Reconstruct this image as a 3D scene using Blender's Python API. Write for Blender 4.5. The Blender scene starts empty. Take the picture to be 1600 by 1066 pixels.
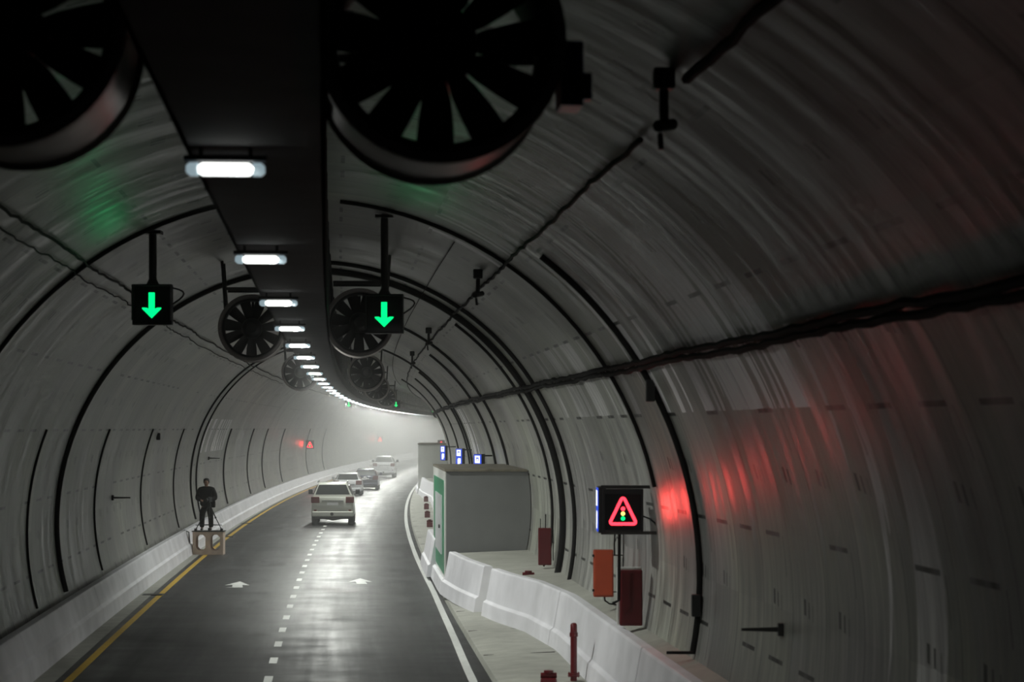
import bpy, bmesh, math, random
from mathutils import Vector, Matrix
random.seed(7)
S = bpy.context.scene
COL = S.collection
PI = math.pi

# ------------------------------------------------------------------ camera, world, exposure
cam_d = bpy.data.cameras.new('camera'); cam = bpy.data.objects.new('camera', cam_d); COL.objects.link(cam)
cam.location = (0, 0, 4.4); cam.rotation_euler = (math.radians(90), 0, 0)
cam_d.sensor_width = 36; cam_d.lens = 36 * 3600 / 1600; cam_d.shift_y = 136.3 / 1600
cam_d.clip_start = 0.1; cam_d.clip_end = 1500
cam_d.dof.use_dof = True; cam_d.dof.focus_distance = 100; cam_d.dof.aperture_fstop = 3.0
S.camera = cam
W = bpy.data.worlds.new('world'); S.world = W; W.use_nodes = True
W.node_tree.nodes['Background'].inputs[0].default_value = (0.8, 0.85, 1, 1)
W.node_tree.nodes['Background'].inputs[1].default_value = 0.004
S.view_settings.view_transform = 'Standard'; S.view_settings.look = 'None'
S.view_settings.gamma = 1; S.view_settings.use_curve_mapping = False
S.view_settings.exposure = 0.0
cy = S.cycles
cy.use_denoising = True
try: cy.denoiser = 'OPENIMAGEDENOISE'
except Exception: pass
cy.max_bounces = 7; cy.diffuse_bounces = 4; cy.glossy_bounces = 3; cy.volume_bounces = 1
cy.sample_clamp_indirect = 3.0; cy.caustics_reflective = False; cy.caustics_refractive = False
cy.use_light_tree = True

# light levels
def interp(pts, y):
    if y <= pts[0][0]: return pts[0][1]
    for (a, b), (c, d) in zip(pts, pts[1:]):
        if y <= c:
            t = (y-a)/(c-a); return b + (d-b)*t
    return pts[-1][1]

LAMP_COL = (0.97, 1.0, 0.93)
def lamp_power(y):          # the lamps of the zone around the viewer are dimmed
    return interp([(13, 14), (20, 22), (28, 55), (36, 210), (60, 230), (90, 240), (130, 340), (180, 400), (230, 340), (300, 320)], y)
HAZE = [(2, 60, .0011), (60, 100, .0015), (100, 135, .0025), (135, 165, .0042), (165, 195, .0062), (195, 230, .008), (230, 560, .012)]

# ------------------------------------------------------------------ the tunnel line
A0 = (-0.77506, -0.082806, 3.97906e-05, 0.869253e-6, -1.502519e-9)
def Cx(y):
    q = min(y, 280.)
    p = A0[0] + A0[1]*q + A0[2]*q*q + A0[3]*q**3 + A0[4]*q**4
    if y > 280:
        m = A0[1] + 2*A0[2]*280 + 3*A0[3]*280**2 + 4*A0[4]*280**3
        p += m*(y-280) + 2.1e-4*(y-280)**2
    return p
def Sl(y): return (Cx(y+.5) - Cx(y-.5))
def at(rel, y, h): return Vector((Cx(y)+rel, y, h))
def head(y): return -math.atan(Sl(y))       # rotation about z so local +y follows the tunnel
R_T, CXT, CZT = 5.55, .4, 2.35
def wallpt(ang, y, inset=0.):
    a = math.radians(ang); r = R_T - inset
    return at(CXT + r*math.sin(a), y, CZT + r*math.cos(a))
# ------------------------------------------------------------------ materials
MATS = {}
def nd(nt, t, **kw):
    n = nt.nodes.new(t)
    for k, v in kw.items(): setattr(n, k, v)
    return n
def mat(name, col, rough=.6, metal=0., noise=0., nscale=20., emit=None, es=0., coat_or_light=0., spec=None, bump=0.):
    if name in MATS: return MATS[name]
    m = bpy.data.materials.new(name); m.use_nodes = True; nt = m.node_tree
    b = nt.nodes['Principled BSDF']
    b.inputs['Base Color'].default_value = (*col, 1); b.inputs['Roughness'].default_value = rough
    b.inputs['Metallic'].default_value = metal; b.inputs['Coat Weight'].default_value = coat_or_light
    if spec is not None: b.inputs['Specular IOR Level'].default_value = spec
    if noise or bump:
        tc = nd(nt, 'ShaderNodeTexCoord'); nz = nd(nt, 'ShaderNodeTexNoise')
        nz.inputs['Scale'].default_value = nscale; nz.inputs['Detail'].default_value = 6
        nt.links.new(tc.outputs['Object'], nz.inputs['Vector'])
        if noise:
            mr = nd(nt, 'ShaderNodeMapRange'); mr.inputs[1].default_value = .3; mr.inputs[2].default_value = .7
            mr.inputs[3].default_value = 1-noise; mr.inputs[4].default_value = 1+noise
            vm = nd(nt, 'ShaderNodeVectorMath', operation='SCALE'); vm.inputs[0].default_value = col
            nt.links.new(nz.outputs['Fac'], mr.inputs[0]); nt.links.new(mr.outputs[0], vm.inputs['Scale'])
            nt.links.new(vm.outputs[0], b.inputs['Base Color'])
        if bump:
            bp = nd(nt, 'ShaderNodeBump'); bp.inputs['Strength'].default_value = bump; bp.inputs['Distance'].default_value = .01
            nt.links.new(nz.outputs['Fac'], bp.inputs['Height']); nt.links.new(bp.outputs[0], b.inputs['Normal'])
    if emit:
        b.inputs['Emission Color'].default_value = (*emit, 1); b.inputs['Emission Strength'].default_value = es
    MATS[name] = m
    return m

class G:      # tiny node-graph maths helper
    def __init__(s, nt): s.nt = nt
    def m(s, op, a, b=None, c=None):
        n = s.nt.nodes.new('ShaderNodeMath'); n.operation = op
        for i, v in enumerate((a, b, c)):
            if v is None: continue
            if isinstance(v, (int, float)): n.inputs[i].default_value = v
            else: s.nt.links.new(v, n.inputs[i])
        return n.outputs[0]
    def comb(s, x, y, z=0):
        n = s.nt.nodes.new('ShaderNodeCombineXYZ')
        for i, v in enumerate((x, y, z)):
            if isinstance(v, (int, float)): n.inputs[i].default_value = v
            else: s.nt.links.new(v, n.inputs[i])
        return n.outputs[0]
    def noise(s, vec, sc=1, det=3, rough=.5):
        n = s.nt.nodes.new('ShaderNodeTexNoise'); n.inputs['Scale'].default_value = sc
        n.inputs['Detail'].default_value = det; n.inputs['Roughness'].default_value = rough
        s.nt.links.new(vec, n.inputs['Vector']); return n.outputs['Fac']
    def white(s, vec):
        n = s.nt.nodes.new('ShaderNodeTexWhiteNoise'); n.noise_dimensions = '2D'
        s.nt.links.new(vec, n.inputs['Vector']); return n.outputs['Value']
    def rng(s, v, a, b, c, d, smooth=False):
        n = s.nt.nodes.new('ShaderNodeMapRange')
        if smooth: n.interpolation_type = 'SMOOTHSTEP'
        for i, q in enumerate((v, a, b, c, d)):
            if isinstance(q, (int, float)): n.inputs[i].default_value = q
            else: s.nt.links.new(q, n.inputs[i])
        return n.outputs[0]
    def mix(s, f, a, b):
        n = s.nt.nodes.new('ShaderNodeMix'); n.data_type = 'RGBA'
        if isinstance(f, (int, float)): n.inputs[0].default_value = f
        else: s.nt.links.new(f, n.inputs[0])
        for i, v in ((6, a), (7, b)):
            if isinstance(v, tuple): n.inputs[i].default_value = (*v, 1)
            else: s.nt.links.new(v, n.inputs[i])
        return n.outputs[2]

def lining_material():
    m = bpy.data.materials.new('precast_concrete_lining'); m.use_nodes = True; nt = m.node_tree
    b = nt.nodes['Principled BSDF']; g = G(nt)
    uvn = nd(nt, 'ShaderNodeUVMap'); uvn.uv_map = 'UVMap'
    sp = nd(nt, 'ShaderNodeSeparateXYZ'); nt.links.new(uvn.outputs[0], sp.inputs[0])
    u, v = sp.outputs[0], sp.outputs[1]            # metres along, degrees around
    ru = g.m('DIVIDE', g.m('SUBTRACT', u, 17.8), 1.7)
    ring = g.m('FLOOR', g.m('ADD', ru, .5)); fu = g.m('SUBTRACT', ru, ring)       # -.5 .. .5
    rv = g.m('DIVIDE', g.m('SUBTRACT', v, 6.2), 15.0)
    seg = g.m('FLOOR', g.m('ADD', rv, .5)); fv = g.m('SUBTRACT', rv, seg)
    # recess slots along the joints
    rnd = g.white(g.comb(g.m('ADD', ring, 31.5), g.m('ADD', seg, 7.5)))
    dash = g.m('MULTIPLY', g.m('LESS_THAN', g.m('ABSOLUTE', fu), .24), g.m('LESS_THAN', g.m('ABSOLUTE', fv), .018))
    dash = g.m('MULTIPLY', dash, g.m('GREATER_THAN', rnd, .25))
    # bolt pockets between them, in pairs
    rv2 = g.m('DIVIDE', g.m('SUBTRACT', v, 13.8), 15.0); seg2 = g.m('FLOOR', g.m('ADD', rv2, .5)); fv2 = g.m('SUBTRACT', rv2, seg2)
    fv2s = g.m('ADD', fv2, g.m('MULTIPLY', g.m('SUBTRACT', fu, .1), .12))
    p1 = g.m('LESS_THAN', g.m('ABSOLUTE', g.m('SUBTRACT', fu, .12)), .03)
    p2 = g.m('LESS_THAN', g.m('ABSOLUTE', g.m('SUBTRACT', fu, .0)), .018)
    p3 = g.m('MULTIPLY', g.m('LESS_THAN', g.m('ABSOLUTE', g.m('ADD', fu, .12)), .012), .6)
    rnd2 = g.white(g.comb(g.m('ADD', ring, 3.5), g.m('ADD', seg2, 77.5)))
    pk = g.m('MULTIPLY', g.m('MAXIMUM', g.m('MAXIMUM', p1, p2), p3), g.m('LESS_THAN', g.m('ABSOLUTE', fv2s), .06))
    pk = g.m('MULTIPLY', pk, g.m('GREATER_THAN', rnd2, .3))
    # long drips
    p4 = g.m('MULTIPLY', g.m('LESS_THAN', g.m('ABSOLUTE', g.m('SUBTRACT', fu, -.33)), .014), g.m('LESS_THAN', g.m('ABSOLUTE', g.m('ADD', fv2, .35)), .16))
    p4 = g.m('MULTIPLY', g.m('MULTIPLY', p4, .6), g.m('GREATER_THAN', rnd, .5))
    # circumferential joints
    jt = g.m('MULTIPLY', g.m('GREATER_THAN', g.m('ABSOLUTE', fu), .489), .55)
    dark = g.m('MAXIMUM', g.m('MAXIMUM', dash, pk), g.m('MAXIMUM', jt, p4))
    # streaks that run round the ring, and fine formwork lines
    st = g.noise(g.comb(g.m('MULTIPLY', u, 3.0), g.m('MULTIPLY', v, .035)), 1, 5, .6)
    st2 = g.noise(g.comb(g.m('MULTIPLY', u, 14.0), g.m('MULTIPLY', v, .06)), 1, 3, .6)
    big = g.noise(g.comb(g.m('MULTIPLY', u, .25), g.m('MULTIPLY', v, .03)), 1, 3, .5)
    rr = g.white(g.comb(g.m('ADD', ring, .5), g.m('FLOOR', g.m('DIVIDE', v, 45.))))
    tone = g.m('MULTIPLY', g.rng(st, .32, .68, .52, 1.48), g.rng(st2, .3, .7, .78, 1.22))
    tone = g.m('MULTIPLY', tone, g.rng(big, .3, .7, .85, 1.12))
    tone = g.m('MULTIPLY', tone, g.rng(rr, 0., 1., .82, 1.15))
    # whitewashed strips on certain segments
    coat_or_light = g.m('ADD', g.rng(v, 45., 75., 0., .50, True), g.rng(v, -60., -85., 0., .08, True))  # uneven lamp light put into the tone: right wall brighter, crown and left darker
    tone = g.m('MULTIPLY', tone, g.m('ADD', .80, coat_or_light))
    def win(x, a, b): return g.m('MULTIPLY', g.m('GREATER_THAN', x, a), g.m('LESS_THAN', x, b))
    us = g.m('SUBTRACT', u, g.m('MULTIPLY', v, .02))
    stp = g.m('GREATER_THAN', g.noise(g.comb(g.m('MULTIPLY', us, 1.5), g.m('MULTIPLY', v, .008)), 1, 2, .55), .50)
    w1 = g.m('MULTIPLY', win(u, 22.0, 32.6), win(v, 21., 66.))
    w2 = g.m('MAXIMUM', g.m('MULTIPLY', win(u, 33.0, 36.6), win(v, 20.8, 34.)), g.m('MULTIPLY', g.m('MULTIPLY', win(u, 33.4, 46.), win(v, 51.4, 66.)), .35))
    w3 = g.m('MULTIPLY', win(u, 93., 106.), win(v, -79., -64.))
    w4 = g.m('MULTIPLY', win(u, 84., 90.), win(v, 60., 110.))
    w5 = g.m('MULTIPLY', win(u, 19., 21.6), win(v, 57., 100.))
    ww = g.m('MULTIPLY', g.m('MAXIMUM', g.m('MAXIMUM', g.m('MAXIMUM', w1, w2), g.m('MAXIMUM', w3, w4)), g.m('MULTIPLY', w5, .5)), stp)
    base = g.mix(g.rng(big, .35, .65, 0, 1), (.255, .25, .245), (.265, .275, .235))
    base = g.mix(ww, base, (.92, .90, .93))
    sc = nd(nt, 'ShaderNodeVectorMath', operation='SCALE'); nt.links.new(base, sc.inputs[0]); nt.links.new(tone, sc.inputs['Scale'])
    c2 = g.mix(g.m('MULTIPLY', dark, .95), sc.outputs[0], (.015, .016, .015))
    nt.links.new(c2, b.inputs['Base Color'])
    nt.links.new(g.rng(st, .3, .7, .28, .58), b.inputs['Roughness'])
    b.inputs['Specular IOR Level'].default_value = .5
    hgt = g.m('SUBTRACT', g.m('MULTIPLY', st2, .25), dark)
    bp = nd(nt, 'ShaderNodeBump'); bp.inputs['Strength'].default_value = .35; bp.inputs['Distance'].default_value = .03
    nt.links.new(hgt, bp.inputs['Height']); nt.links.new(bp.outputs[0], b.inputs['Normal'])
    return m

def road_material():
    m = bpy.data.materials.new('worn_asphalt'); m.use_nodes = True; nt = m.node_tree
    b = nt.nodes['Principled BSDF']; g = G(nt)
    uvn = nd(nt, 'ShaderNodeUVMap'); uvn.uv_map = 'UVMap'
    sp = nd(nt, 'ShaderNodeSeparateXYZ'); nt.links.new(uvn.outputs[0], sp.inputs[0])
    u, v = sp.outputs[0], sp.outputs[1]            # metres along, metres across
    n1 = g.noise(g.comb(g.m('MULTIPLY', u, .05), g.m('MULTIPLY', v, 1.6)), 1, 4, .6)   # tyre-track streaks
    n2 = g.noise(g.comb(g.m('MULTIPLY', u, .6), g.m('MULTIPLY', v, .5)), 1, 4, .6)
    n3 = g.noise(g.comb(u, v), 60, 4, .7)
    tone = g.m('MULTIPLY', g.rng(n1, .3, .7, .8, 1.25), g.rng(n3, .3, .7, .8, 1.2))
    sc = nd(nt, 'ShaderNodeVectorMath', operation='SCALE'); sc.inputs[0].default_value = (.034, .034, .036)
    nt.links.new(tone, sc.inputs['Scale']); nt.links.new(sc.outputs[0], b.inputs['Base Color'])
    r = g.m('ADD', g.rng(n2, .3, .7, .34, .50), g.rng(n1, .3, .7, .09, -.07))
    nt.links.new(r, b.inputs['Roughness']); b.inputs['Specular IOR Level'].default_value = .6
    bp = nd(nt, 'ShaderNodeBump'); bp.inputs['Strength'].default_value = .12; bp.inputs['Distance'].default_value = .01
    nt.links.new(n3, bp.inputs['Height']); nt.links.new(bp.outputs[0], b.inputs['Normal'])
    return m

M_lin = lining_material(); M_road = road_material()
M_barrier = mat('painted_barrier', (.84, .83, .88), .6, noise=.10, nscale=1.2)
M_apron = mat('apron_concrete', (.40, .40, .36), .7, noise=.14, nscale=2.5)
M_seam = mat('seam_dark', (.05, .045, .04), .8)
M_walk = mat('walkway_concrete', (.42, .42, .38), .7, noise=.12, nscale=2)
M_white = mat('road_paint_white', (.75, .76, .74), .5, noise=.12, nscale=6)
M_yellow = mat('road_paint_yellow', (.72, .46, .05), .5, noise=.12, nscale=5)
M_black = mat('black_plastic', (.012, .013, .013), .45)
M_cable = mat('cable_sheath', (.012, .012, .012), .8, noise=.3, nscale=3, spec=.15)
M_steel = mat('dark_galvanised', (.07, .07, .07), .45, metal=.6, noise=.25, nscale=4)
M_tray = mat('tray_steel', (.028, .028, .032), .8, noise=.3, nscale=2)
M_fan = mat('fan_casing_steel', (.36, .33, .32), .48, metal=.8, noise=.15, nscale=4)
M_fandark = mat('fan_black', (.010, .010, .011), .5)
M_bluebox = mat('blue_terminal_box', (.02, .035, .16), .4)
M_green_arrow = mat('green_led', (0, .6, .2), .5, emit=(.0, 1.0, .22), es=1.5)
M_screen = mat('led_screen_black', (.008, .010, .012), .25)
M_frame = mat('sign_frame', (.025, .026, .03), .4, metal=.2)
M_redled = mat('red_led', (.6, .02, .04), .5, emit=(1.0, .022, .038), es=5.0)
M_yelled = mat('amber_led', (.7, .6, .1), .5, emit=(1., .85, .2), es=1.6)
M_whiteled = mat('white_lit_panel', (.8, .8, 1), .5, emit=(.80, .82, 1.0), es=1.4)
M_blueled = mat('blue_lit_panel', (.02, .05, .5), .4, emit=(.02, .08, .75), es=.8)
M_red = mat('red_cabinet', (.11, .006, .010), .4, noise=.1, nscale=5)
M_orange = mat('orange_cabinet', (.40, .06, .022), .45, noise=.08, nscale=5)
M_redpipe = mat('red_pipe', (.12, .008, .012), .35)
M_box = mat('shelter_concrete', (.20, .205, .205), .6, noise=.07, nscale=2)
M_boxw = mat('shelter_white_trim', (.66, .67, .64), .5, noise=.06, nscale=3)
M_boxtop = mat('shelter_dusty_top', (.20, .18, .14), .9, noise=.4, nscale=3)
M_green = mat('green_sign_paint', (.02, .26, .12), .4)
M_door = mat('white_steel_door', (.66, .68, .70), .35)
M_lampw = mat('lamp_glow', (.9, .9, .9), .4, emit=(.97, 1., .96), es=2.2)
M_lampend = mat('lamp_end_glass', (.5, .6, .65), .3, emit=(.55, .72, .8), es=.45)
M_ply = mat('birch_plywood', (.66, .52, .42), .55, noise=.15, nscale=5)
M_carwhite = mat('car_paint_white', (.60, .61, .55), .28, coat_or_light=.6)
M_carwhite2 = mat('car_paint_cool_white', (.66, .66, .68), .28, coat_or_light=.6)
M_carblue = mat('car_paint_slate_blue', (.085, .09, .13), .25, metal=.4, coat_or_light=.8)
M_glass = mat('tinted_glass', (.02, .022, .022), .3, spec=.25)
M_tail = mat('tail_lamp_red', (.12, .01, .012), .2, coat_or_light=.6)
M_chrome = mat('chrome_trim', (.7, .7, .7), .15, metal=1.)
M_rubber = mat('tyre_rubber', (.014, .014, .014), .8)
M_under = mat('under_black', (.02, .02, .02), .7)
M_plate = mat('plate_white', (.75, .75, .75), .35)
M_skin = mat('skin', (.42, .25, .18), .55)
M_jacket = mat('dark_jacket', (.010, .010, .009), .9, spec=.2, noise=.3, nscale=12)
M_trousers = mat('dark_trousers', (.013, .012, .011), .9, spec=.2, noise=.2, nscale=12)
M_hair = mat('dark_hair', (.03, .025, .02), .8)

# ------------------------------------------------------------------ mesh helpers
class MB:
    def __init__(s): s.v = []; s.f = []
    def add(s, vs, fs):
        o = len(s.v); s.v += [Vector(q) for q in vs]; s.f += [tuple(i+o for i in q) for q in fs]; return s
    def box(s, c, d, rot=None, taper=1.0):
        hx, hy, hz = d[0]/2, d[1]/2, d[2]/2
        vs = []
        for z in (-1, 1):
            t = taper if z > 0 else 1
            for x, y in ((-1, -1), (1, -1), (1, 1), (-1, 1)): vs.append(Vector((x*hx*t, y*hy*t, z*hz)))
        if rot is not None: vs = [rot @ q for q in vs]
        c = Vector(c)
        return s.add([q+c for q in vs], [(3, 2, 1, 0), (4, 5, 6, 7), (0, 1, 5, 4), (1, 2, 6, 5), (2, 3, 7, 6), (3, 0, 4, 7)])
    def tube(s, pts, r, n=8, cap=True, rs=None):
        pts = [Vector(p) for p in pts]; k = len(pts); o = len(s.v); prev = None
        for i, p in enumerate(pts):
            t = (pts[min(i+1, k-1)] - pts[max(i-1, 0)]).normalized()
            if prev is None:
                a = Vector((0, 0, 1)) if abs(t.z) < .9 else Vector((1, 0, 0))
                x = t.cross(a).normalized()
            else:
                x = (prev - t*prev.dot(t)).normalized()
            prev = x; y = t.cross(x); q = rs[i] if rs else r
            for j in range(n):
                a = 2*PI*j/n; s.v.append(p + (x*math.cos(a) + y*math.sin(a))*q)
        for i in range(k-1):
            for j in range(n):
                s.f.append((o+i*n+j, o+i*n+(j+1) % n, o+(i+1)*n+(j+1) % n, o+(i+1)*n+j))
        if cap:
            s.f.append(tuple(o+j for j in range(n))[::-1]); s.f.append(tuple(o+(k-1)*n+j for j in range(n)))
        return s
    def lathe(s, prof, n=32, M=None, closed=False):   # prof (r, y) about the y axis
        o = len(s.v); k = len(prof)
        for r, y in prof:
            for j in range(n):
                a = 2*PI*j/n; q = Vector((r*math.cos(a), y, r*math.sin(a)))
                s.v.append(M @ q if M else q)
        for i in range(k if closed else k-1):
            i2 = (i+1) % k
            for j in range(n):
                s.f.append((o+i*n+j, o+i2*n+j, o+i2*n+(j+1) % n, o+i*n+(j+1) % n))
        return s
    def prism(s, poly, y0, y1, M=None):     # polygon in xz extruded along y
        n = len(poly)
        vs = [Vector((x, y0, z)) for x, z in poly] + [Vector((x, y1, z)) for x, z in poly]
        if M: vs = [M @ q for q in vs]
        return s.add(vs, [tuple(range(n)), tuple(range(2*n-1, n-1, -1))] + [(i, i+n, (i+1) % n+n, (i+1) % n) for i in range(n)])
    def loft(s, rings, caps=True, closed=True):
        o = len(s.v); n = len(rings[0])
        for r in rings: s.v += [Vector(q) for q in r]
        for i in range(len(rings)-1):
            for j in range(n if closed else n-1):
                s.f.append((o+i*n+j, o+i*n+(j+1) % n, o+(i+1)*n+(j+1) % n, o+(i+1)*n+j))
        if caps and closed:
            s.f.append(tuple(o+j for j in range(n))[::-1]); s.f.append(tuple(o+(len(rings)-1)*n+j for j in range(n)))
        return s
    def build(s, name, m, parent=None, bevel=0, smooth=False, sub=0):
        me = bpy.data.meshes.new(name); me.from_pydata([tuple(q) for q in s.v], [], s.f); me.validate()
        bm = bmesh.new(); bm.from_mesh(me); bmesh.ops.recalc_face_normals(bm, faces=bm.faces); bm.to_mesh(me); bm.free()
        for mm in (m if isinstance(m, list) else [m]): me.materials.append(mm)
        ob = bpy.data.objects.new(name, me); COL.objects.link(ob)
        if parent: ob.parent = parent
        if smooth:
            for p in me.polygons: p.use_smooth = True
            try: me.set_sharp_from_angle(angle=math.radians(38))
            except Exception: pass
        if bevel:
            q = ob.modifiers.new('bevel', 'BEVEL'); q.width = bevel; q.segments = 2; q.limit_method = 'ANGLE'
        if sub:
            q = ob.modifiers.new('sub', 'SUBSURF'); q.levels = sub; q.render_levels = sub
        return ob
def tag(o, label=None, cat=None, group=None, kind=None):
    if label: o['label'] = label
    if cat: o['category'] = cat
    if group: o['group'] = group
    if kind: o['kind'] = kind
    return o
def thing(name, loc, rz, label, cat, group=None):
    o = bpy.data.objects.new(name, None); COL.objects.link(o); o.location = loc; o.rotation_euler = (0, 0, rz)
    o.empty_display_size = .2
    return tag(o, label, cat, group)
def copy_tree(o, parent=None):
    c = o.copy(); COL.objects.link(c)
    if parent: c.parent = parent
    for ch in [q for q in bpy.data.objects if q.parent == o]: copy_tree(ch, c)
    return c
def kids(o): return [q for q in bpy.data.objects if q.parent == o]
def dup(root, loc, rz, label, group=None):
    ks = kids(root); sub = {k: kids(k) for k in ks}
    r = root.copy(); COL.objects.link(r); r.location = loc; r.rotation_euler = (0, 0, rz)
    tag(r, label, None, group)
    for k in ks:
        c = k.copy(); COL.objects.link(c); c.parent = r
        for g2 in sub[k]:
            d = g2.copy(); COL.objects.link(d); d.parent = c
    return r
def sweep(prof, ys, offs=None, close_ends=True):
    """prof: list of (rel, h) polygon; swept along the tunnel; offs(y) shifts rel"""
    rings = []
    for y in ys:
        d = offs(y) if offs else 0
        rings.append([at(r+d, y, h) for r, h in prof])
    return MB().loft(rings, caps=close_ends)
def yr(a, b, st):
    n = max(1, int(math.ceil((b-a)/st))); return [a+(b-a)*i/n for i in range(n+1)]

Y0, Y1 = -8., 560.
YS = yr(Y0, 300, 4.) + yr(300, Y1, 10.)[1:]

# ------------------------------------------------------------------ structure: lining, road, walkway
def shell(name, a0, a1):
    na = max(2, int((a1-a0)/2.5)); angs = [a0+(a1-a0)*i/na for i in range(na+1)]
    vs, uv, fs = [], [], []
    for y in YS:
        for a in angs:
            vs.append(wallpt(a, y)); uv.append((y, a))
    k = len(angs)
    for i in range(len(YS)-1):
        for j in range(k-1): fs.append((i*k+j, (i+1)*k+j, (i+1)*k+j+1, i*k+j+1))
    me = bpy.data.meshes.new(name); me.from_pydata([tuple(q) for q in vs], [], fs)
    l = me.uv_layers.new(name='UVMap')
    for p in me.polygons:
        p.use_smooth = True
        for li in p.loop_indices: l.data[li].uv = uv[me.loops[li].vertex_index]
    me.materials.append(M_lin)
    ob = bpy.data.objects.new(name, me); COL.objects.link(ob)
    return tag(ob, kind='structure')
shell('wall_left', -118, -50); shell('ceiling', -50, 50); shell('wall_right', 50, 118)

def floor_mesh(name, cols, m, h=0.):
    vs, uv, fs = [], [], []
    for y in YS:
        for r in cols: vs.append(at(r, y, h)); uv.append((y, r))
    k = len(cols)
    for i in range(len(YS)-1):
        for j in range(k-1): fs.append((i*k+j, i*k+j+1, (i+1)*k+j+1, (i+1)*k+j))
    me = bpy.data.meshes.new(name); me.from_pydata([tuple(q) for q in vs], [], fs)
    l = me.uv_layers.new(name='UVMap')
    for p in me.polygons:
        for li in p.loop_indices: l.data[li].uv = uv[me.loops[li].vertex_index]
    me.materials.append(m); ob = bpy.data.objects.new(name, me); COL.objects.link(ob)
    return tag(ob, kind='structure')
floor_mesh('floor', [-4.75, -3, -1, 1, 3, 5.7], M_road)

def ribbon(ys, r0, r1, h):      # thin painted strip, 4 mm thick
    rings = []
    for y in ys:
        a = r0(y) if callable(r0) else r0; b = r1(y) if callable(r1) else r1
        rings.append([at(a, y, .0005), at(b, y, .0005), at(b, y, h), at(a, y, h)])
    return MB().loft(rings)
wl = [(39.9, 3.29), (49.4, 3.39), (62, 3.46), (79, 3.41), (105, 3.40), (121, 3.42), (142, 3.45), (178, 3.49)]
yl = [(40, -3.74), (57, -3.78), (93, -3.92), (137, -4.03), (200, -4.08)]
yp = yr(0, 300, 3.)
o = ribbon(yp, lambda y: interp(wl, y)-.075, lambda y: interp(wl, y)+.075, .004).build('edge_line', M_white)
tag(o, 'solid white edge line along the right side of the road', 'road marking')
o = ribbon(yp, lambda y: interp(yl, y)-.075, lambda y: interp(yl, y)+.075, .004).build('edge_line', M_yellow)
tag(o, 'solid yellow edge line along the left side of the road', 'road marking')
o = floor = ribbon(yr(Y0, 400, 4.), -4.32, lambda y: interp(yl, y)-.22, .012).build('trim_1', M_walk); tag(o, kind='structure')
# centre dashes: 1 m marks every 2.5 m
dash_y = [y for y in [40.3+3.32*k for k in range(-4, 40)]]
for i, y in enumerate(dash_y):
    rings = [[at(-.27-.075, q, .0005), at(-.27+.075, q, .0005), at(-.27+.075, q, .004), at(-.27-.075, q, .004)] for q in (y-.55, y+.55)]
    o = MB().loft(rings).build('lane_dash', M_white)
    tag(o, 'short white dash of the dotted lane line between the two lanes', 'road marking', 'dashes of the centre line')
def road_arrow(rel, y, label):
    poly = [(-.22, 0), (-.22, 1.9), (-.43, 1.9), (0, 3.6), (.43, 1.9), (.22, 1.9), (.22, 0)]
    poly = [(-.13, 0), (-.13, 1.5), (-.40, 1.2), (0, 3.0), (.40, 1.2), (.13, 1.5), (.13, 0)]
    poly = [(-.30, 0), (-.10, .2), (-.14, 1.05), (-.34, .9), (0, 2.5), (.34, .9), (.14, 1.05), (.20, .0)]
    vs = [at(rel+x, y+q, .0005) for x, q in poly] + [at(rel+x, y+q, .004) for x, q in poly]
    n = len(poly)
    b = MB().add(vs, [tuple(range(n)), tuple(range(2*n-1, n-1, -1))] + [(i, i+n, (i+1) % n+n, (i+1) % n) for i in range(n)])
    o = b.build('road_arrow', M_white); tag(o, label, 'road marking', 'painted lane arrows')
road_arrow(-1.95, 63.6, 'white arrow painted in the left lane, pointing away down the tunnel')
road_arrow(1.5, 65.0, 'white arrow painted in the right lane, pointing away down the tunnel')

# right apron slab and walkway
jog = [(44., 0.), (48., -.28), (50.5, -.72), (56., -1.35), (60., -1.62), (73., -1.62), (80., -.5), (95, -.2), (132, -.3), (142, -.85), (150, -1.1), (160, -1.3), (230, -1.3)]
JB = lambda y: interp(jog, y)
rings = []
for y in YS: rings.append([at(3.62, y, -.02), at(3.66, y, .10), at(4.2, y, .15), at(5.45, y, .17), at(5.6, y, -.02)])
o = MB().loft(rings).build('trim_2', M_apron); tag(o, kind='structure')
for y in [43.5+5.2*k for k in range(-2, 22)]:
    o = MB().add([at(3.70, y, .103), at(5.05, y, .170), at(5.05, y+.07, .170), at(3.70, y+.07, .103),
                  at(3.70, y, .112), at(5.05, y, .179), at(5.05, y+.07, .179), at(3.70, y+.07, .112)],
                 [(0, 1, 2, 3), (7, 6, 5, 4), (0, 4, 5, 1), (1, 5, 6, 2), (2, 6, 7, 3), (3, 7, 4, 0)]).build('trim_3', M_seam)
    tag(o, kind='structure')
def walk(ya, yb, nm):
    ys = yr(ya, yb, 1.5); rings = []
    for y in ys: rings.append([at(5.58+JB(y), y, .1), at(5.58+JB(y), y, 1.16), at(5.90, y, 1.24), at(5.90, y, .1)])
    o = MB().loft(rings).build(nm, M_walk); tag(o, kind='structure')
walk(Y0, 59.8, 'trim_4'); walk(70., 149, 'trim_5'); walk(160, 400, 'trim_6')

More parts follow.
